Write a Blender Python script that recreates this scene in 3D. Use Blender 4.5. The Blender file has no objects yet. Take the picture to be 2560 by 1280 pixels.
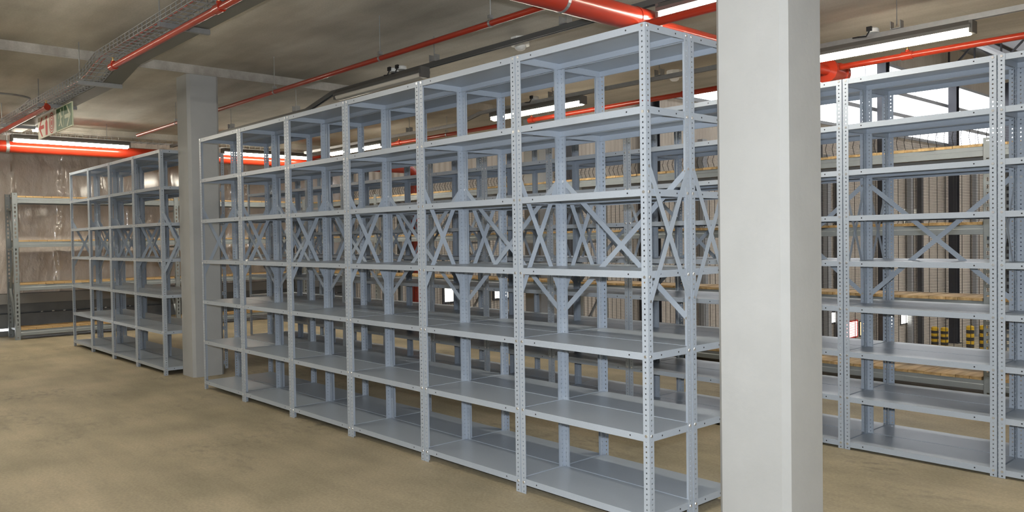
import bpy, math, random
from mathutils import Vector, Matrix
random.seed(7)
sc = bpy.context.scene
COL = sc.collection
PI = math.pi

# ---------------------------------------------------------------- camera, light, exposure
cam = bpy.data.cameras.new('camera'); cam_o = bpy.data.objects.new('camera', cam); COL.objects.link(cam_o)
cr = Vector((0.67257433, 0.73988555, -0.01459982)); cu = Vector((-0.0061781, 0.02534187, 0.99965975)); cf = Vector((-0.74000379, 0.67225529, -0.02161538))
CAM = Vector((2.35686, -2.9976, 1.40288))
mw = Matrix.Identity(4)
for i in range(3):
    mw[i][0] = cr[i]; mw[i][1] = cu[i]; mw[i][2] = -cf[i]; mw[i][3] = CAM[i]
cam_o.matrix_world = mw
cam.sensor_width = 36; cam.lens = 36 * 2016.13 / 2560; cam.clip_start = 0.05; cam.clip_end = 300
sc.camera = cam_o
sc.view_settings.view_transform = 'Standard'; sc.view_settings.look = 'None'
sc.view_settings.exposure = 0.9; sc.view_settings.gamma = 1; sc.view_settings.use_curve_mapping = False

world = bpy.data.worlds.new('world'); sc.world = world; world.use_nodes = True
wb = world.node_tree.nodes['Background']
wb.inputs[0].default_value = (0.93, 0.94, 1.0, 1); wb.inputs[1].default_value = 0.33

fl = bpy.data.lights.new('camera_flash', 'AREA'); fl.energy = 84; fl.color = (0.90, 0.95, 1.0); fl.shape = 'DISK'; fl.size = 0.07
flo = bpy.data.objects.new('camera_flash', fl); COL.objects.link(flo)
fm = mw.copy(); fm.translation = CAM + Vector((0, 0, 0.13)); flo.matrix_world = fm

# ---------------------------------------------------------------- materials
def mat(name, col, rough=0.5, metal=0.0, spec=0.5, noise=None, bump=None, emis=None, coat=0.0):
    """noise = (scale, amount, second colour); bump = (scale, strength)"""
    m = bpy.data.materials.new(name); m.use_nodes = True
    nt = m.node_tree; b = nt.nodes['Principled BSDF']
    b.inputs['Base Color'].default_value = (*col, 1); b.inputs['Roughness'].default_value = rough
    b.inputs['Metallic'].default_value = metal; b.inputs['Specular IOR Level'].default_value = spec
    if coat: b.inputs['Coat Weight'].default_value = coat
    if emis:
        b.inputs['Emission Color'].default_value = (*emis[0], 1); b.inputs['Emission Strength'].default_value = emis[1]
    tc = nt.nodes.new('ShaderNodeNewGeometry') if (noise or bump) else None
    if noise:
        n = nt.nodes.new('ShaderNodeTexNoise'); n.inputs['Scale'].default_value = noise[0]; n.inputs['Detail'].default_value = 6
        n.inputs['Roughness'].default_value = 0.6
        r = nt.nodes.new('ShaderNodeValToRGB'); r.color_ramp.elements[0].position = 0.5 - noise[1]; r.color_ramp.elements[1].position = 0.5 + noise[1]
        r.color_ramp.elements[0].color = (*noise[2], 1); r.color_ramp.elements[1].color = (*col, 1)
        nt.links.new(tc.outputs['Position'], n.inputs['Vector']); nt.links.new(n.outputs['Fac'], r.inputs['Fac'])
        nt.links.new(r.outputs['Color'], b.inputs['Base Color'])
    if bump:
        n2 = nt.nodes.new('ShaderNodeTexNoise'); n2.inputs['Scale'].default_value = bump[0]; n2.inputs['Detail'].default_value = 4
        bp = nt.nodes.new('ShaderNodeBump'); bp.inputs['Strength'].default_value = bump[1]; bp.inputs['Distance'].default_value = 0.01
        nt.links.new(tc.outputs['Position'], n2.inputs['Vector']); nt.links.new(n2.outputs['Fac'], bp.inputs['Height'])
        nt.links.new(bp.outputs['Normal'], b.inputs['Normal'])
    return m

def mapped_noise(nt, scale3, scale, detail=6):
    g = nt.nodes.new('ShaderNodeNewGeometry'); mp = nt.nodes.new('ShaderNodeMapping'); mp.inputs['Scale'].default_value = scale3
    n = nt.nodes.new('ShaderNodeTexNoise'); n.inputs['Scale'].default_value = scale; n.inputs['Detail'].default_value = detail
    nt.links.new(g.outputs['Position'], mp.inputs['Vector']); nt.links.new(mp.outputs['Vector'], n.inputs['Vector'])
    return n
def ramp(nt, src, stops):
    r = nt.nodes.new('ShaderNodeValToRGB'); e = r.color_ramp.elements
    e[0].position, e[0].color = stops[0][0], (*stops[0][1], 1); e[1].position, e[1].color = stops[-1][0], (*stops[-1][1], 1)
    for p, c in stops[1:-1]:
        k = e.new(p); k.color = (*c, 1)
    nt.links.new(src, r.inputs['Fac']); return r
def mix(nt, a, b, fac, mode='MIX'):
    m = nt.nodes.new('ShaderNodeMix'); m.data_type = 'RGBA'; m.blend_type = mode
    if isinstance(fac, float): m.inputs['Factor'].default_value = fac
    else: nt.links.new(fac, m.inputs['Factor'])
    nt.links.new(a, m.inputs['A'])
    nt.links.new(b, m.inputs['B']); return m

def concrete(name, dark, light, rough, joints=None, scale=1.0, fine=0.35, streak=(0.72, 0.70, 0.68), scuffs=False):
    m = bpy.data.materials.new(name); m.use_nodes = True; nt = m.node_tree; b = nt.nodes['Principled BSDF']
    n1 = mapped_noise(nt, (scale, scale, scale), 0.9, 8); n2 = mapped_noise(nt, (scale * 0.35, scale * 1.6, scale), 2.2, 8); n3 = mapped_noise(nt, (1, 1, 1), 60, 3)
    r1 = ramp(nt, n1.outputs['Fac'], [(0.33, dark), (0.68, light)])
    r2 = ramp(nt, n2.outputs['Fac'], [(0.38, streak), (0.62, (1, 1, 1))])
    r3 = ramp(nt, n3.outputs['Fac'], [(0.3, (1 - fine, 1 - fine, 1 - fine)), (0.7, (1, 1, 1))])
    a = mix(nt, r1.outputs['Color'], r2.outputs['Color'], 0.85, 'MULTIPLY'); a2 = mix(nt, a.outputs['Result'], r3.outputs['Color'], 1.0, 'MULTIPLY')
    out = a2.outputs['Result']
    if joints:   # cast joint lines every joints[0] m across x
        g = nt.nodes.new('ShaderNodeNewGeometry'); s = nt.nodes.new('ShaderNodeSeparateXYZ'); nt.links.new(g.outputs['Position'], s.inputs[0])
        ad = nt.nodes.new('ShaderNodeMath'); ad.operation = 'ADD'; ad.inputs[1].default_value = 100 * joints[0] + joints[1]; nt.links.new(s.outputs['X'], ad.inputs[0])
        md = nt.nodes.new('ShaderNodeMath'); md.operation = 'MODULO'; md.inputs[1].default_value = joints[0]; nt.links.new(ad.outputs[0], md.inputs[0])
        lt = nt.nodes.new('ShaderNodeMath'); lt.operation = 'LESS_THAN'; lt.inputs[1].default_value = 0.012; nt.links.new(md.outputs[0], lt.inputs[0])
        ml = nt.nodes.new('ShaderNodeMath'); ml.operation = 'MULTIPLY'; ml.inputs[1].default_value = 0.35; nt.links.new(lt.outputs[0], ml.inputs[0])
        c = nt.nodes.new('ShaderNodeRGB'); c.outputs[0].default_value = (*joints[2], 1)
        out = mix(nt, out, c.outputs[0], ml.outputs[0]).outputs['Result']
    if scuffs:
        a1 = mapped_noise(nt, (1, 1, 1), 0.75, 3); a3 = mapped_noise(nt, (3.0, 5.5, 1), 3.2, 10)
        ra = ramp(nt, a1.outputs['Fac'], [(0.50, (0, 0, 0)), (0.68, (1, 1, 1))]); rb = ramp(nt, a3.outputs['Fac'], [(0.48, (0, 0, 0)), (0.66, (1, 1, 1))])
        mu = nt.nodes.new('ShaderNodeMath'); mu.operation = 'MULTIPLY'; nt.links.new(ra.outputs['Color'], mu.inputs[0]); nt.links.new(rb.outputs['Color'], mu.inputs[1])
        m2 = nt.nodes.new('ShaderNodeMath'); m2.operation = 'MULTIPLY'; m2.inputs[1].default_value = 0.75; nt.links.new(mu.outputs[0], m2.inputs[0])
        c2 = nt.nodes.new('ShaderNodeRGB'); c2.outputs[0].default_value = (0.13, 0.12, 0.10, 1)
        out = mix(nt, out, c2.outputs[0], m2.outputs[0]).outputs['Result']
    nt.links.new(out, b.inputs['Base Color']); b.inputs['Roughness'].default_value = rough
    bp = nt.nodes.new('ShaderNodeBump'); bp.inputs['Strength'].default_value = 0.15; bp.inputs['Distance'].default_value = 0.01
    nt.links.new(n3.outputs['Fac'], bp.inputs['Height']); nt.links.new(bp.outputs['Normal'], b.inputs['Normal'])
    return m

M = {}
M['floor'] = concrete('floor_concrete', (0.36, 0.31, 0.21), (0.54, 0.455, 0.315), 0.62, None, 1.5, 0.22, (0.84, 0.845, 0.85), True)
M['ceil'] = concrete('ceiling_concrete', (0.44, 0.42, 0.37), (0.70, 0.66, 0.585), 0.8, (1.22, 0.12, (0.42, 0.40, 0.36)), 0.9, 0.12)
M['soffit'] = concrete('soffit_edge', (0.42, 0.41, 0.39), (0.55, 0.53, 0.50), 0.8, None, 2.0, 0.1)
M['column'] = mat('column_concrete', (0.41, 0.42, 0.43), 0.75, noise=(2.4, 0.3, (0.345, 0.355, 0.36)), bump=(30, 0.12))
M['steel'] = mat('shelf_paint', (0.40, 0.45, 0.52), 0.34, 0.0, 0.5, noise=(140, 0.4, (0.35, 0.395, 0.46)))
M['brace'] = mat('brace_paint', (0.36, 0.41, 0.48), 0.34)
M['bolt'] = mat('zinc_bolt', (0.75, 0.76, 0.78), 0.3, 0.9)
M['hole'] = mat('punched_hole', (0.02, 0.02, 0.025), 0.9)
M['red'] = mat('red_pipe_paint', (0.36, 0.028, 0.010), 0.28, 0, 0.5, coat=0.3)
M['galv'] = mat('galvanised_steel', (0.42, 0.43, 0.44), 0.42, 0.7, noise=(25, 0.3, (0.33, 0.34, 0.35)))
M['galvdark'] = mat('dull_galvanised_channel', (0.16, 0.165, 0.165), 0.5, 0.6)
M['duct'] = mat('olive_trunking', (0.20, 0.195, 0.17), 0.5, 0.3)
M['rack'] = mat('rack_galvanised', (0.30, 0.33, 0.345), 0.45, 0.2, noise=(12, 0.35, (0.25, 0.275, 0.29)))
M['wire'] = mat('fence_wire_coating', (0.03, 0.03, 0.032), 0.6)
M['white'] = mat('white_plastic', (0.80, 0.80, 0.78), 0.4)
M['black'] = mat('black_plastic', (0.012, 0.012, 0.014), 0.5)
M['body'] = mat('fitting_body', (0.13, 0.125, 0.115), 0.5)
M['tube'] = mat('lit_diffuser', (1, 1, 1), 0.5, emis=((1.0, 0.93, 0.77), 30.0))
M['tube_off'] = mat('unlit_diffuser', (0.62, 0.58, 0.50), 0.3)
M['navy'] = mat('navy_paint', (0.018, 0.020, 0.09), 0.5)
M['colsteel'] = mat('dark_column_paint', (0.022, 0.023, 0.03), 0.6, 0.0)
M['truss'] = mat('truss_paint', (0.05, 0.05, 0.055), 0.55)
M['girt'] = mat('girt_galvanised', (0.34, 0.35, 0.36), 0.5, 0.4)
M['roof'] = mat('roof_sheet', (0.13, 0.13, 0.135), 0.6)
M['bollard_y'] = mat('bollard_yellow', (0.72, 0.44, 0.01), 0.5)
M['bollard_b'] = mat('bollard_black', (0.03, 0.025, 0.02), 0.5)
M['daylight'] = mat('daylit_sheeting', (0.9, 0.93, 1.0), 0.6, emis=((0.92, 0.95, 1.0), 4.0))
M['window'] = mat('bright_window', (0.9, 0.9, 0.85), 0.6, emis=((1.0, 0.97, 0.88), 2.5))
M['window_red'] = mat('red_window', (0.9, 0.2, 0.2), 0.6, emis=((1.0, 0.42, 0.40), 1.8))
M['window_or'] = mat('orange_window', (0.9, 0.5, 0.2), 0.6, emis=((1.0, 0.62, 0.22), 1.8))
M['sred'] = mat('sign_red', (0.55, 0.03, 0.02), 0.5)
M['swhite'] = mat('sign_white', (0.78, 0.76, 0.66), 0.5)
M['sgreen'] = mat('sign_green', (0.025, 0.13, 0.045), 0.5)
M['scream'] = mat('sign_cream', (0.66, 0.72, 0.52), 0.5)
M['brass'] = mat('brass', (0.55, 0.38, 0.15), 0.35, 0.9)
M['darkpanel'] = mat('dark_flashing', (0.20, 0.21, 0.22), 0.4, 0.4, noise=(3, 0.3, (0.12, 0.125, 0.13)))
M['ledge'] = mat('grey_ledge', (0.26, 0.26, 0.26), 0.5)

def wood():
    m = bpy.data.materials.new('pine_board'); m.use_nodes = True; nt = m.node_tree; b = nt.nodes['Principled BSDF']
    n = mapped_noise(nt, (9, 0.8, 9), 3.0, 6); r = ramp(nt, n.outputs['Fac'], [(0.3, (0.42, 0.27, 0.11)), (0.7, (0.70, 0.52, 0.27))])
    n2 = mapped_noise(nt, (7.5, 0.01, 0.01), 1.0, 0); r2 = ramp(nt, n2.outputs['Fac'], [(0.35, (0.7, 0.68, 0.66)), (0.65, (1.05, 1, 1))])
    x = mix(nt, r.outputs['Color'], r2.outputs['Color'], 1.0, 'MULTIPLY')
    nt.links.new(x.outputs['Result'], b.inputs['Base Color']); b.inputs['Roughness'].default_value = 0.75
    return m
M['wood'] = wood()

def foil():
    m = bpy.data.materials.new('wrinkled_insulation_foil'); m.use_nodes = True; nt = m.node_tree; b = nt.nodes['Principled BSDF']
    n = mapped_noise(nt, (1, 1.7, 0.16), 2.0, 5); r = ramp(nt, n.outputs['Fac'], [(0.3, (0.54, 0.48, 0.44)), (0.7, (0.66, 0.59, 0.54))])
    nt.links.new(r.outputs['Color'], b.inputs['Base Color']); b.inputs['Roughness'].default_value = 0.38; b.inputs['Metallic'].default_value = 0.15
    b.inputs['Coat Weight'].default_value = 1.0; b.inputs['Coat Roughness'].default_value = 0.1; b.inputs['Coat IOR'].default_value = 1.7
    w = mapped_noise(nt, (1, 3.2, 2.0), 2.2, 6)
    w2 = mapped_noise(nt, (1, 1.0, 0.06), 2.4, 1)
    ad = nt.nodes.new('ShaderNodeMath'); ad.operation = 'ADD'; nt.links.new(w.outputs['Fac'], ad.inputs[0])
    ml = nt.nodes.new('ShaderNodeMath'); ml.operation = 'MULTIPLY'; ml.inputs[1].default_value = 1.6; nt.links.new(w2.outputs['Fac'], ml.inputs[0]); nt.links.new(ml.outputs[0], ad.inputs[1])
    bp = nt.nodes.new('ShaderNodeBump'); bp.inputs['Strength'].default_value = 0.9; bp.inputs['Distance'].default_value = 0.06
    nt.links.new(ad.outputs[0], bp.inputs['Height']); nt.links.new(bp.outputs['Normal'], b.inputs['Normal'])
    return m
M['foil'] = foil()

def cladding(name, a, c, period=0.25):
    m = bpy.data.materials.new(name); m.use_nodes = True; nt = m.node_tree; b = nt.nodes['Principled BSDF']
    n = mapped_noise(nt, (0.6, 0.9, 0.12), 1.2, 5); r = ramp(nt, n.outputs['Fac'], [(0.3, a), (0.7, c)])
    nt.links.new(r.outputs['Color'], b.inputs['Base Color']); b.inputs['Roughness'].default_value = 0.6
    g = nt.nodes.new('ShaderNodeNewGeometry'); w = nt.nodes.new('ShaderNodeTexWave'); w.bands_direction = 'Y'; w.inputs['Scale'].default_value = 1 / period / 3.14159 * 1.57
    w.wave_profile = 'SIN'; nt.links.new(g.outputs['Position'], w.inputs['Vector'])
    bp = nt.nodes.new('ShaderNodeBump'); bp.inputs['Strength'].default_value = 0.8; bp.inputs['Distance'].default_value = 0.03
    nt.links.new(w.outputs['Fac'], bp.inputs['Height']); nt.links.new(bp.outputs['Normal'], b.inputs['Normal'])
    return m
M['clad'] = cladding('beige_cladding', (0.44, 0.385, 0.32), (0.56, 0.50, 0.42))

# ---------------------------------------------------------------- mesh builder
class MB:
    def __init__(s): s.v = []; s.f = []; s.m = []
    def add(s, vs, fs, mi=0):
        o = len(s.v); s.v += [tuple(p) for p in vs]; s.f += [tuple(i + o for i in f) for f in fs]; s.m += [mi] * len(fs); return s
    def box(s, a, b, mi=0):
        x0, y0, z0 = a; x1, y1, z1 = b
        return s.add([(x0, y0, z0), (x1, y0, z0), (x1, y1, z0), (x0, y1, z0), (x0, y0, z1), (x1, y0, z1), (x1, y1, z1), (x0, y1, z1)],
                     [(0, 3, 2, 1), (4, 5, 6, 7), (0, 1, 5, 4), (1, 2, 6, 5), (2, 3, 7, 6), (3, 0, 4, 7)], mi)
    def bar(s, p0, p1, w, t, side, mi=0):
        """rectangular bar from p0 to p1; w measured along 'side', t along the third axis"""
        p0 = Vector(p0); p1 = Vector(p1); d = (p1 - p0).normalized(); sd = Vector(side); sd = (sd - d * sd.dot(d)).normalized(); n = d.cross(sd)
        a = sd * w / 2; c = n * t / 2
        vs = [p0 - a - c, p0 + a - c, p0 + a + c, p0 - a + c, p1 - a - c, p1 + a - c, p1 + a + c, p1 - a + c]
        return s.add(vs, [(0, 3, 2, 1), (4, 5, 6, 7), (0, 1, 5, 4), (1, 2, 6, 5), (2, 3, 7, 6), (3, 0, 4, 7)], mi)
    def cyl(s, p0, p1, r, n=12, mi=0, r1=None, cap=True):
        p0 = Vector(p0); p1 = Vector(p1); d = (p1 - p0).normalized(); r1 = r if r1 is None else r1
        u = d.orthogonal().normalized(); w = d.cross(u)
        vs = []
        for p, rr in ((p0, r), (p1, r1)):
            for i in range(n):
                a = 2 * PI * i / n; vs.append(p + (u * math.cos(a) + w * math.sin(a)) * rr)
        fs = [(i, (i + 1) % n, n + (i + 1) % n, n + i) for i in range(n)]
        if cap: fs += [tuple(range(n))[::-1], tuple(range(n, 2 * n))]
        return s.add(vs, fs, mi)
    def tube(s, pts, r, n=8, mi=0):
        pts = [Vector(p) for p in pts]; rings = []; u = None; o = len(s.v)
        for i, p in enumerate(pts):
            d = ((pts[i + 1] if i + 1 < len(pts) else p) - (pts[i - 1] if i else p)).normalized()
            u = d.orthogonal().normalized() if u is None else (u - d * u.dot(d)).normalized(); w = d.cross(u)
            for k in range(n):
                a = 2 * PI * k / n; s.v.append(tuple(p + (u * math.cos(a) + w * math.sin(a)) * r))
        for i in range(len(pts) - 1):
            for k in range(n):
                s.f.append((o + i * n + k, o + i * n + (k + 1) % n, o + (i + 1) * n + (k + 1) % n, o + (i + 1) * n + k)); s.m.append(mi)
        s.f.append(tuple(o + k for k in range(n))[::-1]); s.m.append(mi)
        s.f.append(tuple(o + (len(pts) - 1) * n + k for k in range(n))); s.m.append(mi)
        return s
    def lathe(s, c, prof, n=24, mi=0):
        """prof = [(r, z)] revolved about the vertical through c"""
        o = len(s.v)
        for r, z in prof:
            for k in range(n):
                a = 2 * PI * k / n; s.v.append((c[0] + r * math.cos(a), c[1] + r * math.sin(a), c[2] + z))
        for i in range(len(prof) - 1):
            for k in range(n):
                s.f.append((o + i * n + k, o + i * n + (k + 1) % n, o + (i + 1) * n + (k + 1) % n, o + (i + 1) * n + k)); s.m.append(mi)
        s.f.append(tuple(o + k for k in range(n))[::-1]); s.m.append(mi)
        s.f.append(tuple(o + (len(prof) - 1) * n + k for k in range(n))); s.m.append(mi)
        return s
    def prism(s, poly, axis, a0, a1, mi=0):
        """poly 2-D; axis 'y': (x,z) pairs extruded a0..a1 in y; 'x': (y,z); 'z': (x,y)"""
        def P(p, a): return {'y': (p[0], a, p[1]), 'x': (a, p[0], p[1]), 'z': (p[0], p[1], a)}[axis]
        n = len(poly); vs = [P(p, a0) for p in poly] + [P(p, a1) for p in poly]
        return s.add(vs, [tuple(range(n))[::-1], tuple(range(n, 2 * n))] + [(i, (i + 1) % n, n + (i + 1) % n, n + i) for i in range(n)], mi)
    def mesh(s, name, mats, smooth=False):
        me = bpy.data.meshes.new(name); me.from_pydata(s.v, [], s.f)
        for m in (mats if isinstance(mats, (list, tuple)) else [mats]): me.materials.append(m)
        me.polygons.foreach_set('material_index', s.m)
        import bmesh
        bm = bmesh.new(); bm.from_mesh(me); bmesh.ops.recalc_face_normals(bm, faces=bm.faces); bm.to_mesh(me); bm.free()
        if smooth:
            me.polygons.foreach_set('use_smooth', [True] * len(me.polygons))
            try: me.set_sharp_from_angle(angle=math.radians(40))
            except Exception: pass
        me.update(); return me
    def build(s, name, mats, parent=None, smooth=False, loc=None):
        return put(name, s.mesh(name, mats, smooth), parent, loc)
def put(name, me, parent=None, loc=None):
    o = bpy.data.objects.new(name, me); COL.objects.link(o)
    if parent: o.parent = parent
    if loc: o.location = loc
    return o
def tag(o, label, cat, group=None):
    o['label'] = label; o['category'] = cat
    if group: o['group'] = group
    return o
def thing(name, label, cat, loc=(0, 0, 0), group=None):
    o = bpy.data.objects.new(name, None); COL.objects.link(o); o.location = loc; o.empty_display_size = 0.1
    return tag(o, label, cat, group)
def struct(name, mb, m, smooth=False):
    o = mb.build(name, m, None, smooth); o['kind'] = 'structure'; return o
def copy_tree(o, parent=None):
    c = o.copy(); COL.objects.link(c)
    if parent: c.parent = parent
    for ch in list(o.children): copy_tree(ch, c)
    return c

# ---------------------------------------------------------------- the setting
YE = 5.7                       # edge of the upper floor slab
struct('floor', MB().box((-12.2, -9, -0.3), (9, YE, 0)), M['floor'])
struct('ceiling', MB().box((-6.07, -9, 3.25), (9, YE, 3.6)), M['ceil'])
c = MB().box((-12.2, -9, 3.16), (-6.075, YE, 3.6)); struct('ceiling', c, M['ceil'])
struct('trim_1', MB().box((-6.07, -9, 3.172), (-6.055, YE, 3.25)).box((-6.07, -9, 3.16), (-6.062, YE, 3.172)), M['soffit'])
struct('trim_2', MB().box((-11.35, -9, 3.06), (-11.0, YE, 3.158)), M['ceil'])
# end wall: foil above, dark flashing and a daylight slit below
def foil_wall():
    r = random.Random(3); ys = []; y = -9.0
    while y < YE - .001: ys.append(y); y += .25 if y < -3 else .02
    ys.append(YE); zs = [0.66 + k * (3.158 - 0.66) / 90 for k in range(91)]
    folds = []; y = -3.0
    while y < YE: folds.append((y, r.uniform(.012, .05), r.uniform(.010, .028), r.uniform(0, 6), r.uniform(-.07, .07))); y += r.choice((.12, .3, .45, .6, .62))
    def hgt(y, z):
        h = .012 * math.sin(y * 2.3 + .6 * math.sin(z * 1.3)) + .006 * math.sin(y * 7 + z * 1.7)
        for fy, w_, a, ph, sl in folds:
            d = (y - fy - sl * (z - 1.9) - .012 * math.sin(z * 5 + ph) - .006 * math.sin(z * 17 + ph * 2)) / w_
            if abs(d) < 3: h += a * (1 + .5 * math.sin(z * 23 + ph) * math.sin(z * 9 + 2 * ph)) * math.exp(-d * d)
        return h
    mb = MB(); n = len(zs)
    for y in ys:
        for z in zs: mb.v.append((-12.2 + hgt(y, z), y, z))
    for i in range(len(ys) - 1):
        for k in range(n - 1): mb.f.append((i * n + k, (i + 1) * n + k, (i + 1) * n + k + 1, i * n + k + 1)); mb.m.append(0)
    mb.box((-12.45, -9, 0.66), (-12.24, YE, 3.158))
    return mb
struct('wall_left', foil_wall(), M['foil'], True)
struct('trim_3', MB().box((-12.45, -9, 0.50), (-12.13, YE, 0.655)), M['ledge'])
w = MB().box((-12.45, -9, 0.36), (-12.2, YE, 0.495)).box((-12.45, -9, 0.12), (-12.16, YE, 0.34)).box((-12.42, -9, 0.34), (-12.25, YE, 0.36))
struct('trim_4', w, M['darkpanel'])
struct('window_1', MB().box((-12.44, -9, 0.085), (-12.22, YE, 0.118)), M['daylight'])
struct('trim_5', MB().box((-12.45, -9, 0.001), (-12.15, YE, 0.083)), M['darkpanel'])
# bright fixings along the flashing
w = MB(); y = -0.9
while y < 5.5:
    w.lathe((-12.15, y, 0.345), [(0.012, 0), (0.02, 0.006), (0.02, 0.014), (0.01, 0.02)], 8); y += random.choice((0.16, 0.22, 0.3, 0.45))
w.build('flashing_fixings', M['bolt'])
f = bpy.data.objects['flashing_fixings']; f['kind'] = 'structure'; f.name = 'trim_6'
# walls behind the viewer
struct('wall_right', MB().box((9, -9, 0), (9.2, YE, 3.6)), M['column'])
struct('wall_back', MB().box((-12.2, -9.2, 0), (9, -9.005, 3.6)), M['column'])

# the tall hall beyond the edge
HF = -3.85
struct('floor_hall', MB().box((-12.2, YE + 0.01, HF - 0.2), (30, 60, HF)), M['floor'])
struct('wall_hall_left', MB().box((-12.5, YE + 0.01, HF), (-12.2, 60, 5.55)), M['clad'])
struct('wall_hall_far', MB().box((-12.2, 60, HF), (30, 60.3, 10.2)), M['clad'])
struct('wall_hall_right', MB().box((30, YE, HF), (30.3, 60, 10.2)), M['clad'])
struct('wall_hall_near', MB().box((9.2, YE, HF), (30, YE + 0.2, 10.2)).box((-12.2, YE - 0.2, 3.61), (9.19, YE + 0.005, 10.2)), M['clad'])
struct('window_2', MB().box((-12.4, YE + 0.2, 5.56), (-12.3, 60, 8.42)), M['daylight'])
for i_, x_ in enumerate((-6, 2, 10, 18)): struct('window_%d' % (20 + i_), MB().box((x_, 9, 10.27), (x_ + 2.2, 57, 10.29)), M['daylight'])  # glowing roof panels, added to light the hall and its wall
struct('wall_hall_fascia', MB().box((-12.5, YE + 0.01, 8.43), (-12.2, 60, 10.3)), M['clad'])
struct('ceiling_hall', MB().box((-12.5, YE + 0.21, 10.3), (30.3, 60.3, 10.5)), M['roof'])
for i, (y0, y1, z0, z1, m) in enumerate([(8.12, 8.52, -0.01, 0.42, 'window'), (9.62, 10.05, -0.02, 0.30, 'window'), (26.3, 27.4, -1.98, -1.6, 'window'), (27.75, 28.75, -2.68, -2.08, 'window_red'),
        (29.0, 29.75, -2.68, -2.15, 'window_or'), (31.6, 32.15, -2.6, -2.0, 'window'), (32.95, 33.85, -2.55, -1.95, 'window'), (38.3, 39.3, -2.7, -2.4, 'window')]):
    struct('window_%d' % (i + 3), MB().box((-12.2, y0, z0), (-12.17, y1, z1)), M[m])
    w = MB().box((-12.2, y0 - .05, z0 - .05), (-12.16, y1 + .05, z0)).box((-12.2, y0 - .05, z1), (-12.16, y1 + .05, z1 + .05)).box((-12.2, y0 - .05, z0), (-12.16, y0, z1)).box((-12.2, y1, z0), (-12.16, y1 + .05, z1))
    struct('trim_%d' % (i + 7), w, M['sred'] if m == 'window_red' else M['truss'])
# girts across the daylight sheeting and mullions
g = MB()
for z in (6.46, 7.38): g.bar((-12.15, YE + .3, z), (-12.15, 59.9, z), 0.16, 0.12, (0, 0, 1))
for z in (5.55, 8.45): g.bar((-12.12, YE + .3, z), (-12.12, 59.9, z), 0.12, 0.1, (0, 0, 1))
struct('trim_15', g, M['girt'])
g = MB(); y = 7.0
while y < 60: g.box((-12.29, y - .02, 5.56), (-12.24, y + .02, 8.42)); y += 2.53
struct('trim_16', g, M['girt'])

# hall columns
def h_column(x, y, w, z1, label, rz=0):
    t = thing('steel_column', label, 'column', (x, y, HF), 'steel columns of the hall beyond the fence')
    h = z1 - HF
    MB().box((-w / 2, -w / 2, .02), (w / 2, -w / 2 + .03, h)).box((-w / 2, w / 2 - .03, .02), (w / 2, w / 2, h)).box((-.015, -w / 2 + .03, .02), (.015, w / 2 - .03, h)).build('shaft', M['colsteel'], t)
    MB().box((-w * .7, -w * .7, 0), (w * .7, w * .7, .02)).build('base_plate', M['colsteel'], t)
    return t
names = ['nearest', 'second nearest', 'third nearest', 'fourth nearest', 'fifth nearest', 'farthest']
for i, y in enumerate((15.2, 22.8, 30.4, 38.1, 45.7)):
    h_column(-11.8, y, 0.36, 9.3, 'dark steel column along the beige hall wall, %s of the row' % (names[:4] + ['farthest'])[i])
i = 0
ordn0 = ['first', 'second', 'third', 'fourth', 'fifth', 'sixth', 'seventh', 'eighth']
for y in (12.0, 18.0, 20.2, 26.0, 26.9, 33.6, 34.7, 41.6):
    t = thing('cladding_post', 'thin post at the beige hall wall between dark columns, %s from the left' % ordn0[i], 'post', (-12.02, y, HF), 'thin posts along the hall wall')
    MB().box((-.09, -.12, .01), (.09, .12, 8.2)).build('shaft', M['girt'] if i % 2 else M['truss'], t)
    MB().box((-.14, -.18, 0), (.14, .18, .01)).build('base_plate', M['girt'], t); i += 1
# roof trusses
def truss(y, label):
    t = thing('roof_truss', label, 'truss', (0, y, 0), 'roof trusses of the hall')
    MB().bar((-12.0, 0, 9.0), (29.8, 0, 9.0), .14, .14, (0, 0, 1)).build('bottom_chord', M['truss'], t)
    MB().bar((-12.0, 0, 10.1), (29.8, 0, 10.1), .14, .14, (0, 0, 1)).build('top_chord', M['truss'], t)
    w = MB(); x = -12.0; k = 0
    while x < 29:
        a, b = (9.0, 10.1) if k % 2 == 0 else (10.1, 9.0)
        w.bar((x, 0, a), (x + 1.1, 0, b), .08, .08, (0, 1, 0)); w.bar((x, 0, 9.0), (x, 0, 10.1), .07, .07, (0, 1, 0)); x += 1.1; k += 1
    w.build('web', M['truss'], t)
for i, y in enumerate((7.6, 15.2, 22.8, 30.4, 38.1, 45.7)):
    truss(y, 'dark steel lattice truss under the hall roof, %s of the row' % names[i])
g = MB(); x = -10.5
while x < 29: g.bar((x, YE + .3, 10.22), (x, 59.8, 10.22), .12, .07, (0, 0, 1)); x += 1.2
tag(g.build('roof_purlins', M['truss']), 'dark purlins running lengthways under the hall roof sheeting', 'purlins')
bpy.data.objects['roof_purlins']['kind'] = 'stuff'
tag(MB().cyl((-6.3, YE + .4, 8.3), (-6.3, 45, 8.3), .09, 10).build('sprinkler_main', M['red'], None, True), 'red sprinkler main high under the hall roof', 'pipe')
for i, (x, z) in enumerate(((-8.6, 8.6), (-4.6, 8.7), (-1.6, 8.6))):
    t = tag(MB().bar((x, 20, z), (x, 40, z), .2, .12, (1, 0, 0)).build('high_bay_batten', M['girt']), 'pale metal batten under the hall roof, %s of three from the left' % ('first', 'second', 'third')[i], 'batten', 'battens under the hall roof')
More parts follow.
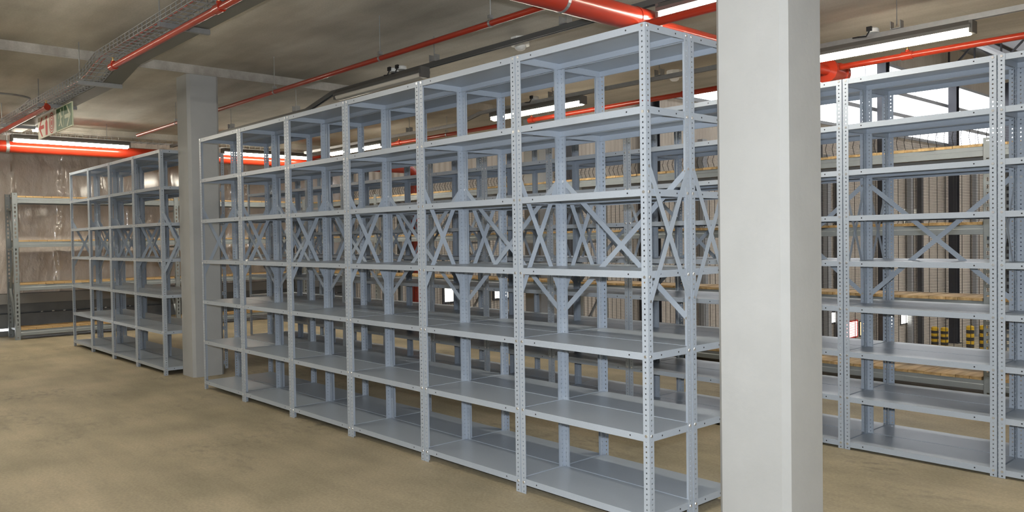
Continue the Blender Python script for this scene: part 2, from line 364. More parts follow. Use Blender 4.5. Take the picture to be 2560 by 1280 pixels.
# striped bollards on the hall floor
for i, (x, y, h) in enumerate([(-11.5, 34.9, 1.0), (-11.1, 34.9, 1.0), (-9.9, 34.4, 1.2), (-9.55, 34.9, 1.2), (-10.8, 29.4, 0.9), (-6.3, 31.6, 1.3)]):
    t = thing('striped_bollard', 'yellow and black striped bollard on the hall floor, %s of six from the left' % ('second', 'third', 'fourth', 'fifth', 'first', 'last')[i], 'bollard', (x, y, HF), 'striped bollards beyond the mesh fence')
    sh = MB(); n = 8
    for k in range(n): sh.cyl((0, 0, .03 + k * h / n), (0, 0, .03 + (k + 1) * h / n), .15, 14, k % 2)
    sh.cyl((0, 0, .03 + h), (0, 0, .06 + h), .15, 14, 1, .1)
    sh.build('post', [M['bollard_b'], M['bollard_y']], t, True)
    MB().box((-.17, -.17, 0), (.17, .17, .03)).build('base_plate', M['bollard_b'], t)
# small red fire point sign on the hall wall
t = thing('fire_point_sign', 'small white sign with red pictogram on the hall wall', 'sign', (-12.16, 34.0, 2.0))
MB().box((0, -.75, -.45), (.02, .75, .45)).build('board', M['swhite'], t)
MB().prism([(-.35, -.3), (.35, -.3), (.3, .0), (.15, .1), (.1, .35), (-.1, .35), (-.15, .1), (-.3, 0)], 'x', .021, .03).build('pictogram', M['sred'], t)

# ---------------------------------------------------------------- concrete columns
def column(x0, x1, y0, y1, h, label):
    ch = .028
    poly = [(x0 + ch, y0), (x1 - ch, y0), (x1, y0 + ch), (x1, y1 - ch), (x1 - ch, y1), (x0 + ch, y1), (x0, y1 - ch), (x0, y0 + ch)]
    cx, cy = (x0 + x1) / 2, (y0 + y1) / 2
    o = MB().prism([(p[0] - cx, p[1] - cy) for p in poly], 'z', 0, h).build('concrete_column', M['column'], None, False, (cx, cy, 0))
    tag(o, label, 'column', 'square concrete columns')
column(0.258, 0.611, 0.16, 0.494, 3.249, 'large pale concrete column in the right foreground beside the shelving end')
column(-6.405, -6.075, 0.165, 0.495, 3.159, 'grey concrete column standing between the two long shelving runs')
column(-6.405, -6.075, 5.20, 5.53, 3.159, 'concrete column by the mesh fence behind the shelving')

# ---------------------------------------------------------------- bolted steel shelving
W = 0.8957; H = 2.4; D = 0.3413; FW = 0.036; TH = 0.0016
def post_mesh(sx, sy, levels):
    """L-section upright, corner at the origin, flanges running to +sx and +sy, punched every 25 mm"""
    mb = MB(); n = 96; p = H / n; r = 0.0046; u0 = 0.0016; uc = FW * 0.52
    octa = [(uc + r * math.cos(PI / 4 * k), r * math.sin(PI / 4 * k)) for k in range(8)]
    for fl_ in (0, 1):
        def P(u, v, t):
            return (sx * u, sy * t, v) if fl_ == 0 else (sx * t, sy * u, v)
        u_a = 0.0 if fl_ == 0 else TH
        for i in range(n):
            z0, z1 = i * p, (i + 1) * p; zc = (z0 + z1) / 2; base = len(mb.v)
            for t in (0, TH):
                mb.v += [P(u_a, z0, t), P(FW, z0, t), P(FW, z1, t), P(u_a, z1, t)] + [P(a, zc + b, t) for a, b in octa]
            for s in (0, 12):
                q = base + s; c0, c1, c2, c3 = q, q + 1, q + 2, q + 3; h = [q + 4 + k for k in range(8)]
                mb.f += [(c1, c2, h[1], h[0], h[7]), (c2, c3, h[3], h[2], h[1]), (c3, c0, h[5], h[4], h[3]), (c0, c1, h[7], h[6], h[5])]; mb.m += [0] * 4
            for k in range(8):
                mb.f.append((base + 4 + k, base + 4 + (k + 1) % 8, base + 16 + (k + 1) % 8, base + 16 + k)); mb.m.append(0)
            mb.f += [(base + 1, base + 2, base + 14, base + 13), (base, base + 3, base + 15, base + 12)]; mb.m += [0, 0]
        for z in levels:
            k = min(n - 1, max(0, int((z - 0.017) / p))); zc = (k + .5) * p
            a = Vector(P(uc, zc, 0)); b = Vector(P(uc, zc, -0.0022)); mb.cyl(a, b, 0.0085, 8, 1, 0.007)
        mb.box(*(lambda a, b: ((min(a[0], b[0]), min(a[1], b[1]), 0), (max(a[0], b[0]), max(a[1], b[1]), .001)))((0, 0), (sx * FW, sy * TH)), 0) if fl_ == 0 else None
    me = bpy.data.meshes.new('upright'); me.from_pydata(mb.v, [], mb.f)
    me.materials.append(M['steel']); me.materials.append(M['bolt']); me.polygons.foreach_set('material_index', mb.m); me.update()
    return me
def shelf_mesh(w, d):
    lip = 0.034; t = 0.0012; g = TH + 0.0008
    mb = MB(); x0, x1, y0, y1 = g, w - g, g, d - g
    mb.box((x0, y0, -t), (x1, y1, 0))
    mb.box((x0, y0, -lip), (x1, y0 + t, -t)).box((x0, y1 - t, -lip), (x1, y1, -t)).box((x0, y0 + t, -lip), (x0 + t, y1 - t, -t)).box((x1 - t, y0 + t, -lip), (x1, y1 - t, -t))
    mb.box((x0 + t, y0 + t, -lip), (x1 - t, y0 + .012, -lip + t)).box((x0 + t, y1 - .012, -lip), (x1 - t, y1 - t, -lip + t))
    for x in (x0 + .115, x1 - .115):
        mb.cyl((x, y0 - .0002, -lip / 2), (x, y0 + t * .5, -lip / 2), .0045, 8, 1); mb.cyl((x, y1 - t * .5, -lip / 2), (x, y1 + .0002, -lip / 2), .0045, 8, 1)
    for y in (y0 + .10, y1 - .10):
        mb.cyl((x0 - .0002, y, -lip / 2), (x0 + t * .5, y, -lip / 2), .0045, 8, 1); mb.cyl((x1 - t * .5, y, -lip / 2), (x1 + .0002, y, -lip / 2), .0045, 8, 1)
    return mb.mesh('shelf', [M['steel'], M['hole']])
WU = W - 0.007
def strap(p0, p1, normal, bo=.001):
    mb = MB(); p0 = Vector(p0); p1 = Vector(p1); n = Vector(normal); d = (p1 - p0).normalized(); side = n.cross(d)
    mb.bar(p0, p1, 0.030, 0.0014, side)
    for p in (p0 + d * .014, p1 - d * .014): mb.cyl(p - n * bo, p + n * .0018, .008, 8, 1)
    return mb.mesh('brace', [M['brace'], M['bolt']])
LEV7 = [0.083 + k * (2.4 - 0.083) / 6 for k in range(7)]
LEV9 = [0.050 + k * (2.4 - 0.050) / 8 for k in range(9)]
SH = shelf_mesh(WU, D)
kits = {}
for key, lev in (('7', LEV7), ('9', LEV9)):
    kits[key] = dict(fl=post_mesh(1, 1, lev), fr=post_mesh(-1, 1, lev), bl=post_mesh(1, -1, lev), br=post_mesh(-1, -1, lev))
zt, zb_ = 1.745, 1.085
zbt, zbb = 1.735, 0.985
sideL = [strap((-.0010, .012, zt), (-.0010, D - .012, zb_), (-1, 0, 0)), strap((-.0026, D - .012, zt), (-.0026, .012, zb_), (-1, 0, 0))]
sideR = [strap((WU + .0010, .012, zt), (WU + .0010, D - .012, zb_), (1, 0, 0)), strap((WU + .0026, D - .012, zt), (WU + .0026, .012, zb_), (1, 0, 0))]
backX = [strap((.012, D + .0010, zbt), (WU - .012, D + .0010, zbb), (0, 1, 0), .007), strap((WU - .012, D + .0026, zbt), (.012, D + .0026, zbb), (0, 1, 0), .008)]
def unit(key, lev, left=True, right=False, back=True):
    t = bpy.data.objects.new('steel_shelving_unit', None); COL.objects.link(t); t.empty_display_size = .1
    k = kits[key]
    put('upright', k['fl'], t, (0, 0, 0)); put('upright', k['fr'], t, (WU, 0, 0)); put('upright', k['bl'], t, (0, D, 0)); put('upright', k['br'], t, (WU, D, 0))
    for z in lev: put('shelf', SH, t, (0, 0, z - .0003))
    if left:
        for m in sideL: put('side_brace', m, t)
    if right:
        for m in sideR: put('side_brace', m, t)
    if back:
        for m in backX: put('back_brace', m, t)
    return t
protos = {}
def place_unit(key, lev, x, y, label, group, left=True, right=False, back=True):
    pk = (key, left, right, back)
    if pk not in protos: o = unit(key, lev, left, right, back); protos[pk] = o
    else: o = copy_tree(protos[pk])
    o.location = (x, y, 0); tag(o, label, 'shelving unit', group)
    return o
ordn = ['first', 'second', 'third', 'fourth', 'fifth', 'sixth', 'seventh', 'eighth', 'ninth', 'tenth', 'eleventh', 'twelfth']
DY = 0.3445
for k in range(6):
    x = -(k + 1) * W + .0035
    place_unit('7', LEV7, x, 0, 'grey seven-shelf steel bay, front side of central run, %s from the big column' % ordn[k], 'front bays of the central shelving run', True, k == 0)
    place_unit('7', LEV7, x, DY + .004, 'grey seven-shelf steel bay, rear side of central run, %s from the big column' % ordn[k], 'rear bays of the central shelving run', True, k == 0, False)
for k in range(4):
    x = -6.448 - (k + 1) * W + .0035
    place_unit('7', LEV7, x, 0, 'grey steel bay, front side of short left run, %s from the concrete column' % ordn[k], 'front bays of the short left run', True, k == 0)
    place_unit('7', LEV7, x, DY + .004, 'grey steel bay, rear side of short left run, %s from the concrete column' % ordn[k], 'rear bays of the short left run', True, k == 0, False)
YB = 2.1107
for k in range(12):
    x = -0.0713 + (1 - k) * W + .0035
    place_unit('9', LEV9, x, YB, 'grey nine-shelf bay, aisle side of the run behind, %s from the right' % ordn[k], 'front bays of the second run', True, k == 0)
    place_unit('9', LEV9, x, YB + DY + .004, 'grey nine-shelf bay, rear side of the run behind, %s from the right' % ordn[k], 'rear bays of the second run', True, k == 0, False)

# ---------------------------------------------------------------- longspan racks with timber decks
RL = 2.35; RD = 0.52
def upright_frame_mesh():
    mb = MB(); h = 2.19
    for y in (0, RD):      # slotted face as strips round the slots
        s = 1 if y == 0 else -1; fw = .07
        yy0, yy1 = sorted((y, y + s * .002))
        mb.box((0, yy0, 0), (.024, yy1, h)).box((.046, yy0, 0), (fw, yy1, h)); z = 0
        while z < h - .01:
            mb.box((.024, yy0, z), (.046, yy1, min(h, z + .028))); z += .062
        ya, yb = sorted((y, y + s * .05)); mb.box((0, ya, 0), (.002, yb, h)).box((fw - .002, ya, 0), (fw, yb, h))
        ya, yb = sorted((y - s * .004, y + s * .06)); mb.box((0, ya, 0), (fw, yb, .004))
    return mb.mesh('upright_frame', M['rack'])
def brace_mesh():
    mb = MB(); zs = [.15, .75, 1.35, 1.95]
    for i in range(3): mb.bar((.035, .03 if i % 2 == 0 else RD - .03, zs[i]), (.035, RD - .03 if i % 2 == 0 else .03, zs[i + 1]), .03, .02, (1, 0, 0))
    for z in (.15, 1.35, 1.95): mb.bar((.035, .03, z), (.035, RD - .03, z), .03, .02, (0, 0, 1))
    return mb.mesh('frame_bracing', M['rack'])
def beam_mesh(l, r):
    mb = MB(); x0, x1 = .071, RL - .001
    prof = [(0, -.082), (.028, -.082), (.028, -.02), (.04, -.02), (.04, 0), (.006, 0), (.006, -.03), (0, -.038)]
    mb.prism(prof, 'x', x0, x1)
    if l: mb.box((x0 - .06, -.004, -.10), (x0 + .002, -.001, .04))
    if r: mb.box((x1 - .002, -.004, -.10), (x1 + .06, -.001, .04))
    return mb.mesh('beam', M['rack'])
UPF, BRC, BM, BML, BMR = upright_frame_mesh(), brace_mesh(), beam_mesh(1, 1), beam_mesh(1, 0), beam_mesh(0, 1)
def deck_mesh(seed):
    r = random.Random(seed); mb = MB(); x = .074; y0, y1 = .006, RD - .006
    while x < RL - .01:
        w = min(r.choice((.095, .11, .12, .14)), RL - .004 - x)
        if w > .02: mb.box((x, y0 + r.uniform(-.008, .006), .001), (x + w - .003, y1, .024 + r.uniform(-.002, .003)))
        x += w
    return mb.mesh('timber_deck', M['wood'])
DK = [deck_mesh(i) for i in range(4)]
RZ = [0.142, 0.815, 1.462, 2.122]
def rack(x, y, rz, label, group, last):
    t = thing('longspan_rack', label, 'rack', (x, y, 0), group); t.rotation_euler = (0, 0, rz)
    put('upright_frame', UPF, t); put('frame_bracing', BRC, t)
    if last: put('upright_frame', UPF, t, (RL, 0, 0)); put('frame_bracing', BRC, t, (RL, 0, 0))
    for i, z in enumerate(RZ):
        put('beam', BM if last else BML, t, (0, .0045, z)); b = put('beam', BM if last else BMR, t, (RL + .071, RD - .0045, z)); b.rotation_euler = (0, 0, PI)
        put('timber_deck', DK[(i + int(abs(x) * 3)) % 4], t, (0, 0, z))
    return t
# along the end wall (front faces +x): local x runs along +y, local y along -x
for k in range(2):
    rack(-11.46, -0.43 + k * RL, PI / 2, ('galvanised rack with timber decks against the foil wall, the one nearer the left edge', 'galvanised rack with timber decks against the foil wall, behind the concrete column')[k], 'timber-decked racks along the foil wall', k == 1)
for k in range(6):
    xs = 0.03 - RL * (k) - .035
    if xs < -11.9: break
    rack(xs, 4.52, 0, 'timber-decked rack in front of the mesh fence, %s counted from the right' % ordn[k], 'timber-decked racks along the mesh fence', k == 0)

# ---------------------------------------------------------------- mesh fence
def fence_panel(x0, x1):
    yb = 5.6; zs = [0.06, .66, .73, .80, 1.38, 1.45, 1.52, 2.25, 2.33, 2.43]; off = [0, 0, -.035, 0, 0, -.035, 0, 0, -.04, .01]
    t = thing('mesh_fence_panel', '', 'fence', ((x0 + x1) / 2, yb, 0)); hw = (x1 - x0) / 2
    mb = MB(); x = -hw + .04
    while x < hw - .03:
        pts = [(x, o, z) for z, o in zip(zs, off)]
        for a, b in zip(pts, pts[1:]): mb.bar(a, b, .0045, .0045, (1, 0, 0))
        x += .0762
    def oy(z):
        for (za, oa), (zb2, ob) in zip(zip(zs, off), list(zip(zs, off))[1:]):
            if za <= z <= zb2: return oa + (ob - oa) * (z - za) / (zb2 - za)
        return 0
    z = .07
    while z < 2.42: mb.bar((-hw + .03, oy(z) + .004, z), (hw - .03, oy(z) + .004, z), .003, .003, (0, 0, 1)); z += .0155
    mb.build('wire_mesh', M['wire'], t)
    MB().box((-hw - .03, .01, 0), (-hw + .03, .07, 2.45)).box((-hw - .06, 0, 0), (-hw + .06, .085, .008)).build('fence_post', M['truss'], t)
    return t
x = -12.1; k = 0
while x < 4:
    x1 = x + 2.52; t = fence_panel(x, x1)
    tag(t, 'dark wire mesh fence panel along the floor edge, %s counted from the foil wall' % ordn[k], 'fence', 'mesh fence panels along the floor edge'); x = x1; k += 1

# navy cabinet by the fence
t = thing('storage_cabinet', 'dark navy cabinet at the right edge behind the shelving', 'cabinet', (.62, 5.31, 0))
MB().box((-.52, -.2, .05), (.52, .2, 1.78)).build('body', M['navy'], t)
MB().box((-.50, -.215, .08), (-.003, -.2, 1.75)).build('door', M['navy'], t); MB().box((.003, -.215, .08), (.50, -.2, 1.75)).build('door', M['navy'], t)
MB().box((-.5, -.19, 0), (.5, .19, .05)).build('plinth', M['black'], t)

# ---------------------------------------------------------------- pipes
def hanger(mb, x, y, z, r, top, mi=0):
    mb.cyl((x, y, z + r), (x, y, top), .004, 6, mi); mb.cyl((x - .012, y, z), (x + .012, y, z), r + .003, 16, mi)
def pipe_x(name, label, x0, x1, y, z, r, hangers, tees, top=3.25, cat='pipe'):
    t = thing(name, label, cat, ((x0 + x1) / 2, y, z)); cx = (x0 + x1) / 2
    MB().cyl((x0 - cx, 0, 0), (x1 - cx, 0, 0), r, 16).build('pipe_run', M['red'], t, True)
    for hx in hangers:
        tp = (3.16 if hx < -6.07 else top) - z - .001
        mb = MB(); mb.cyl((hx - cx, 0, r + .03), (hx - cx, 0, tp), .004, 6)
        mb.box((hx - cx - .012, -.018, r + .012), (hx - cx + .012, .018, r + .035))
        mb.cyl((hx - cx - .01, 0, 0), (hx - cx + .01, 0, 0), r + .0035, 16); mb.build('hanger', M['galv'], t)
    for tx in tees:
        mb = MB(); mb.cyl((tx - cx - .045, 0, 0), (tx - cx + .045, 0, 0), r + .008, 16, 0).cyl((tx - cx, 0, 0), (tx - cx, 0, r + .02), .018, 12, 0)
        j = mb.build('tee_fitting', M['red'], t, True)
        MB().lathe((tx - cx, 0, r + .02), [(.007, 0), (.009, .008), (.005, .012), (.005, .026), (.016, .027), (.016, .029)], 12).build('sprinkler_head', M['brass'], j)
    return t
pipe_x('sprinkler_pipe', 'red sprinkler pipe beside the wire cable tray, upper left', -4.95, 2.6, -0.88, 2.90, .024, (), (-2.72, -4.93, 1.0))
pipe_x('sprinkler_pipe', 'red sprinkler pipe at far left above the hanging signs', -10.45, -7.0, -0.925, 2.82, .024, (), (-7.02, -10.0))
pipe_x('sprinkler_pipe', 'long thin red sprinkler pipe above the central shelving run', -9.35, -1.20, 0.70, 2.90, .021, (-3.29, -5.2, -7.9, -1.9), ())
pipe_x('sprinkler_pipe', 'thick red branch pipe beside the foreground light, left of the big column', -1.05, 3.5, 1.27, 2.80, .028, (1.2,), ())
pipe_x('sprinkler_pipe', 'red sprinkler pipe running above the second shelving run', -5.08, 3.6, 4.10, 2.90, .028, (-4.6, -2.2, .5), (-5.05, -2.7, -.45))
pipe_x('sprinkler_pipe', 'red sprinkler pipe far back, seen between the shelf posts', -11.0, -5.6, 4.10, 2.90, .028, (-6.8, -9.0), (-8.0,))
t = thing('sprinkler_main', 'thick red main pipe crossing the ceiling left of the big column', 'pipe', (-1.12, 1.0, 2.87))
MB().cyl((0, -6, 0), (0, .36, 0), .08, 28).lathe((0, 0, 0), [(0.001, 0), (0.001, .0001)], 4).build('pipe_run', M['red'], t, True)
MB().cyl((0, .47, 0), (0, .56, 0), .084, 28, 0, .045).cyl((0, .30, 0), (0, .47, 0), .084, 28).build('reducer', M['red'], t, True)
MB().cyl((0, .55, 0), (0, 3.02, 0), .042, 20).build('pipe_run', M['red'], t, True)
MB().cyl((0, 3.02, 0), (0, 3.28, 0), .085, 24).cyl((0, 3.0, 0), (0, 3.04, 0), .11, 24).cyl((0, 3.24, 0), (0, 3.29, 0), .10, 24).build('end_coupling', M['red'], t, True)
for y in (-.4, 2.0):
    MB().cyl((0, y, .08 if y < .5 else .04), (0, y, .379), .005, 6).cyl((0, y - .012, 0), (0, y + .012, 0), 0.083 if y < .5 else .045, 20).build('hanger', M['galv'], t)
# big pipe along the foil wall with its riser
t = thing('sprinkler_main', 'thick red main pipe along the foil wall on the left', 'pipe', (-10.65, 2.0, 2.785))
pts = [(0, -11, 0), (0, 4.1, 0)] + [(0, 4.1 + .16 * math.sin(a), -.16 + .16 * math.cos(a)) for a in (PI / 8, PI / 4, 3 * PI / 8, PI / 2)] + [(0, 4.26, -6.6)]
MB().tube(pts, .085, 20).build('pipe_run', M['red'], t, True)
for y in (-2.62, .2, 2.4): MB().cyl((0, y - .02, 0), (0, y + .02, 0), .089, 20).cyl((0, y, .08), (0, y, .374), .006, 6).build('pipe_clamp', M['galv'], t)

# ---------------------------------------------------------------- strip lights
def strip_light(x, y, z, rz, label, lit=True, L=1.5, hang=0):
    t = thing('strip_light', label, 'light', (x, y, z), 'fluorescent strip lights'); t.rotation_euler = (0, 0, rz); h = L / 2
    pr = [(-.062, -.012), (-.062, .012), (-.03, .05), (.03, .05), (.062, .012), (.062, -.012), (.052, -.012), (.05, .0), (-.05, .0), (-.052, -.012)]
    MB().prism(pr, 'x', -h, h).build('housing', M['body'], t)
    pd = [(.046, -.001), (.05, -.02), (.038, -.045), (.012, -.055), (-.012, -.055), (-.038, -.045), (-.05, -.02), (-.046, -.001)]
    MB().prism(pd, 'x', -h + .02, h - .02).build('diffuser', M['tube'] if lit else M['tube_off'], t, True)
    for s in (-1, 1): MB().box((s * h - .012, -.05, -.045), (s * h + .012, .05, .045)).build('end_cap', M['body'], t)
    for s in (-.45, .45): (MB().cyl((s, 0, .05), (s, 0, hang - z - .001), .004, 6).box((s - .02, -.015, .05), (s + .02, .015, .056)) if hang else MB().box((s - .02, -.015, .05), (s + .02, .015, .0535))).build('bracket', M['galv'], t)
    return t
strip_light(-.255, 1.45, 2.92, 0, 'lit strip light hanging left of the big column beside the red main pipe')
strip_light(-4.25, 1.30, 2.90, 0, 'unlit strip light under the ceiling channel above the central shelving', False)
strip_light(-.385, 3.50, 2.90, 0, 'lit strip light to the right of the big column', True, 1.27)
strip_light(-4.38, 3.52, 2.90, 0, 'lit strip light seen through the top shelves of the central run')
strip_light(-8.3, 3.52, 2.81, 0, 'lit strip light farther back on the second light line, small between shelf posts')
strip_light(-10.33, .13, 2.87, PI / 2, 'lit strip light above the short left shelving run', hang=3.16)
strip_light(-10.33, 3.05, 2.87, PI / 2, 'lit strip light beyond the concrete column, above the red pipe', hang=3.16)
strip_light(-10.33, -3.2, 2.87, PI / 2, 'strip light near the foil wall, outside the left edge', hang=3.16)
for i, (x, y) in enumerate([(-4.2, -4.2), (-.2, -4.2), (3.8, -4.2), (-4.4, -2.1), (.7, -2.1), (4.2, -2.1), (-8.7, -2.1)]): strip_light(x, y, 2.9, 0, 'added unseen strip light over the open floor behind the viewer, %s of seven' % ordn[i], hang=3.16 if x < -6.07 else 3.25)  # unseen lamps, added to brighten the near floor and shelf fronts
strip_light(3.8, 1.45, 2.9, 0, 'strip light right of the foreground column, out of frame')
strip_light(3.8, 3.5, 2.9, 0, 'strip light on the second light line, out of frame right')
# two small square lights at far left
t = thing('panel_light', 'small lit square light at far left beside the hanging signs', 'light', (-9.45, -.40, 2.90)); MB().box((-.12, -.14, 0), (.12, .14, .259)).build('housing', M['white'], t); MB().box((-.11, -.13, -.02), (.11, .13, -.001)).build('diffuser', M['tube'], t)

# ---------------------------------------------------------------- suspended channels carrying the lights
def channel(y, xs, label, rods, sockets, mname):
    t = thing('lighting_channel', label, 'channel', (0, y, 0), 'suspended lighting channels')
    w = MB()
    for (xa, za), (xb, zb2) in zip(xs, xs[1:]):
        a = Vector((xa, 0, za)); b = Vector((xb, 0, zb2)); 
        w.bar(a + Vector((0, 0, .018)), b + Vector((0, 0, .018)), .045, .003, (0, 1, 0)); w.bar(a + Vector((0, -.021, 0)), b + Vector((0, -.021, 0)), .04, .002, (0, 0, 1)); w.bar(a + Vector((0, .021, 0)), b + Vector((0, .021, 0)), .04, .002, (0, 0, 1))
        w.bar(a + Vector((0, -.014, -.019)), b + Vector((0, -.014, -.019)), .012, .002, (0, 1, 0)); w.bar(a + Vector((0, .014, -.019)), b + Vector((0, .014, -.019)), .012, .002, (0, 1, 0))
    w.build('channel_run', M[mname], t)
    def zat(x):
        for (xa, za), (xb, zb2) in zip(xs, xs[1:]):
            if min(xa, xb) <= x <= max(xa, xb): return za + (zb2 - za) * (x - xa) / (xb - xa)
        return xs[-1][1]
    for x in rods:
        z = zat(x); top = 3.16 if x < -6.07 else 3.25
        MB().cyl((x, 0, z + .05), (x, 0, top - .001), .004, 6).box((x - .04, -.03, z + .022), (x + .04, .03, z + .028)).box((x - .04, -.03, z + .028), (x - .034, .03, z + .085)).box((x + .034, -.03, z + .028), (x + .04, .03, z + .085)).build('rod_hanger', M['galv'], t)
    for x in sockets:
        z = zat(x); s = MB().lathe((x, -.03, z + .0), [(.045, .022), (.045, .05), (.035, .06)], 16).build('junction_box', M['white'], t, True)
        MB().box((x - .03, -.09, z + .03), (x + .01, -.07, z + .065)).tube([(x - .01, -.08, z + .03), (x - .03, -.09, z - .01), (x - .1, -.08, z + .0), (x - .16, -.04, z + .01)], .006, 6).build('plug', M['black'], s)
    return t
channel(1.45, [(4.5, 2.996), (-5.35, 2.996), (-5.95, 2.88), (-10.2, 2.88)], 'grey ceiling channel above the central shelving run, carrying the unlit light', (-1.9, -3.55, -6.2, -8.0, .9), (-4.02, -4.15), 'galvdark')
channel(3.52, [(4.5, 2.975), (-5.35, 2.975), (-5.85, 2.88), (-9.9, 2.88)], 'pale ceiling channel above the second shelving run, carrying the lit lights', (-.3, -2.6, -4.1, -6.9, .8), (-.47, -4.35), 'galv')

# ---------------------------------------------------------------- basket tray and trunking at upper left
TX = [(4.5, 3.0), (-5.2, 3.0), (-5.72, 2.905), (-9.95, 2.905)]
def tz(x):
    for (xa, za), (xb, zb2) in zip(TX, TX[1:]):
        if xb <= x <= xa: return za + (zb2 - za) * (x - xa) / (xb - xa)
    return 2.905
t = thing('cable_tray', 'galvanised wire basket cable tray at upper left', 'cable tray', (0, -.84, 0))
ty0, ty1, th = -.10, .095, .06
w = MB(); x = 2.5
while x > -9.95:
    z = tz(x); pr = [(x, ty0, z + th), (x, ty0, z), (x, ty1, z), (x, ty1, z + th)]
    for a, b in zip(pr, pr[1:]): w.bar(a, b, .006, .006, (1, 0, 0))
    x -= .10
for y, dz in [(ty0, th), (ty0, th / 2), (ty0, 0), (ty0 + .05, 0), (ty0 + .10, 0), (ty0 + .15, 0), (ty1, 0), (ty1, th / 2), (ty1, th)]:
    for (xa, za), (xb, zb2) in zip(TX, TX[1:]): w.bar((min(xa, 2.5), y, za + dz + .002), (xb, y, zb2 + dz + .002), .006, .006, (0, 1, 0))
w.build('wire_basket', M['galv'], t)
w = MB()
for dy, ph in ((-.075, 0), (-.03, 2)):
    pts = []; x = 2.4
    while x > -9.9: pts.append((x, dy + .008 * math.sin(x * 3 + ph), tz(x) + .012)); x -= .25
    w.tube(pts, .004, 6, 0)
tag(w.build('red_cables', M['red'], None, True, (0, -.84, 0)), 'thin red cables lying in the wire basket tray', 'cables')
t = thing('cable_trunking', 'flat closed grey trunking beside the wire basket tray', 'trunking', (0, -.65, 0))
w = MB()
for (xa, za), (xb, zb2) in zip(TX, TX[1:]): w.bar((xa, 0, za + .028), (xb, 0, zb2 + .028), 0.155, .05, (0, 1, 0))
w.build('trunking_run', M['duct'], t)
for i, x in enumerate((-.6, -2.1, -3.65, -5.74, -7.3, -9.2)):
    z = tz(x) - .022
    b = thing('tray_support', 'light grey channel bracket under the cable tray, %s counted from the right' % ordn[i], 'bracket', (x, -.757, z), 'channel brackets under the cable tray')
    top = (3.16 if x < -6.07 else 3.25) - z - .001
    MB().box((-.02, -.185, -.018), (.02, .185, -.015)).box((-.02, -.185, -.015), (-.017, .185, .018)).box((.017, -.185, -.015), (.02, .185, .018)).build('channel', M['galv'], b)
    for y in (-.175, .175): MB().cyl((0, y, -.014), (0, y, top), .0055, 6).build('threaded_rod', M['galv'], b)
# wire tray along the end wall side
t = thing('cable_tray', 'wire basket cable tray running along the foil wall above the lights', 'cable tray', (-11.0, 0, 3.0))
w = MB(); y = -3.0
while y < 5.5:
    pr = [(-.12, y, .06), (-.12, y, 0), (.12, y, 0), (.12, y, .06)]
    for a, b in zip(pr, pr[1:]): w.bar(a, b, .0045, .0045, (0, 1, 0))
    y += .1
for x, dz in ((-.12, .06), (-.12, 0), (-.06, 0), (0, 0), (.06, 0), (.12, 0), (.12, .03), (.12, .06)): w.bar((x, -3, dz), (x, 5.5, dz), .0045, .0045, (0, 0, 1))
w.build('wire_basket', M['galv'], t)
# bent conduit
pts = [(-7.62, -2.6, 3.02), (-7.62, -1.15, 3.02)] + [(-7.62 - .22 * math.sin(a) * .0 - .25 * (1 - math.cos(a)), -1.15 + .25 * math.sin(a), 3.02) for a in (.3, .6, .9, 1.2, 1.57)] + [(-8.3, -.9, 2.99), (-8.5, -.84, 2.96)]
tag(MB().tube(pts, .011, 8).build('bent_conduit', M['galv'], None, True), 'thin bent galvanised conduit under the ceiling at far left', 'conduit')

# smoke detectors
def detector(x, y, label):
    zc = 3.25
    t = thing('smoke_detector', label, 'smoke detector', (x, y, zc), 'white smoke detectors')
    MB().prism([(.09 * math.cos(PI / 8 + k * PI / 4), .09 * math.sin(PI / 8 + k * PI / 4)) for k in range(8)], 'z', -.075, -.001).build('base', M['white'], t)
    MB().lathe((0, 0, -.075), [(.055, 0), (.055, -.012), (.045, -.03), (.03, -.04), (.004, -.045)][::-1], 24).build('sensor_head', M['white'], t, True)
detector(-3.10, 2.10, 'white smoke detector on the ceiling above the central shelving run')
detector(-3.10, 4.45, 'white smoke detector seen through the top end bay beside the big column')

# ---------------------------------------------------------------- hanging signs (plane y = const, facing -y)
def board(name, label, x0, x1, z0, z1, y, face, border):
    t = thing(name, label, 'sign', ((x0 + x1) / 2, y, z0)); w = (x1 - x0) / 2; h = z1 - z0
    MB().box((-w, 0, 0), (w, .012, h)).build('board', border, t); MB().box((-w + .012, -.002, .012), (w - .012, 0, h - .012)).build('face', face, t)
    MB().cyl((-w + .08, .006, h), (-w + .08, .006, h + .07), .003, 6).cyl((w - .08, .006, h), (w - .08, .006, h + .07), .003, 6).build('hanger', M['galv'], t)
    return t, w, h
ys = -.79
t, w, h = board('fire_equipment_sign', 'white hanging sign with red arrow, extinguisher and hose reel symbols', -8.03, -7.24, 2.60, 2.845, ys, M['swhite'], M['swhite'])
ar = MB()                                                    # left arrow
ar.prism([(-.34, .12), (-.21, .225), (-.17, .225), (-.27, .14), (-.12, .14), (-.12, .10), (-.27, .10), (-.17, .015), (-.21, .015)], 'y', -.004, -.0022)
ar.build('arrow', M['sred'], t)
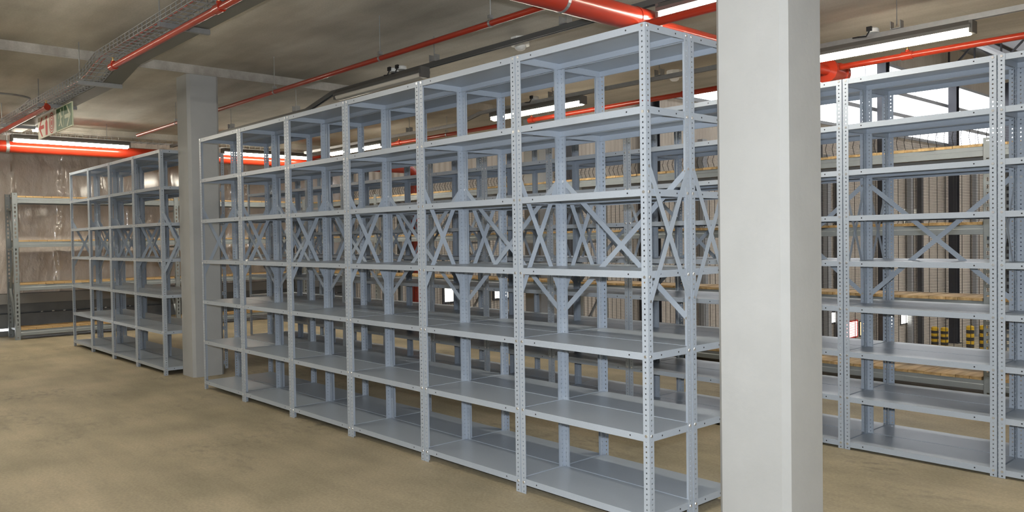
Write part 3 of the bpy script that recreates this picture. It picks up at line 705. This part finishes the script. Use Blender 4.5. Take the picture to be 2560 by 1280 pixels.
ex = MB().prism([(-.04, .015), (.045, .015), (.045, .15), (.02, .175), (-.015, .175), (-.04, .15)], 'y', -.004, -.0022).prism([(-.01, .17), (.012, .17), (.012, .20), (-.01, .20)], 'y', -.004, -.0022).prism([(-.03, .20), (.04, .205), (.04, .22), (-.03, .215)], 'y', -.004, -.0022)
ex.build('extinguisher_symbol', M['sred'], t)
hr = MB()
for r0, r1 in ((.098, .112), (.072, .085), (.046, .058), (.0, .03)):
    n = 28; o = len(hr.v)
    for k in range(n):
        a = 2 * PI * k / n; hr.v += [(.23 + r0 * math.cos(a), -.0035, .12 + r0 * math.sin(a)), (.23 + r1 * math.cos(a), -.0035, .12 + r1 * math.sin(a))]
    for k in range(n): hr.f.append((o + 2 * k, o + 2 * k + 1, o + (2 * k + 3) % (2 * n), o + (2 * k + 2) % (2 * n))); hr.m.append(0)
hr.build('hose_reel_symbol', M['sred'], t)
t, w, h = board('exit_sign', 'green hanging exit sign with running man and right arrow', -7.22, -6.60, 2.60, 2.845, ys, M['sgreen'], M['scream'])
MB().box((.0 - .006, -.0035, .012), (.006, -.0021, h - .012)).build('divider', M['scream'], t)
rm = MB(); q = lambda pl: rm.prism(pl, 'y', -.004, -.0022)
rm.cyl((-.115, -.004, .205), (-.115, -.0022, .205), .017, 16)
q([(-.15, .19), (-.11, .18), (-.10, .11), (-.14, .10)]); q([(-.14, .11), (-.10, .11), (-.08, .065), (-.05, .03), (-.065, .02), (-.11, .06)]); q([(-.14, .11), (-.12, .10), (-.15, .055), (-.20, .045), (-.20, .06), (-.165, .07)])
q([(-.12, .18), (-.105, .18), (-.08, .14), (-.05, .145), (-.05, .13), (-.09, .12)]); q([(-.15, .19), (-.135, .175), (-.18, .16), (-.20, .125), (-.215, .13), (-.19, .175)])
rm.build('running_man_symbol', M['scream'], t)
MB().prism([(.27, .12), (.15, .225), (.105, .225), (.20, .14), (.035, .14), (.035, .10), (.20, .10), (.105, .015), (.15, .015)], 'y', -.004, -.0022).build('arrow', M['scream'], t)
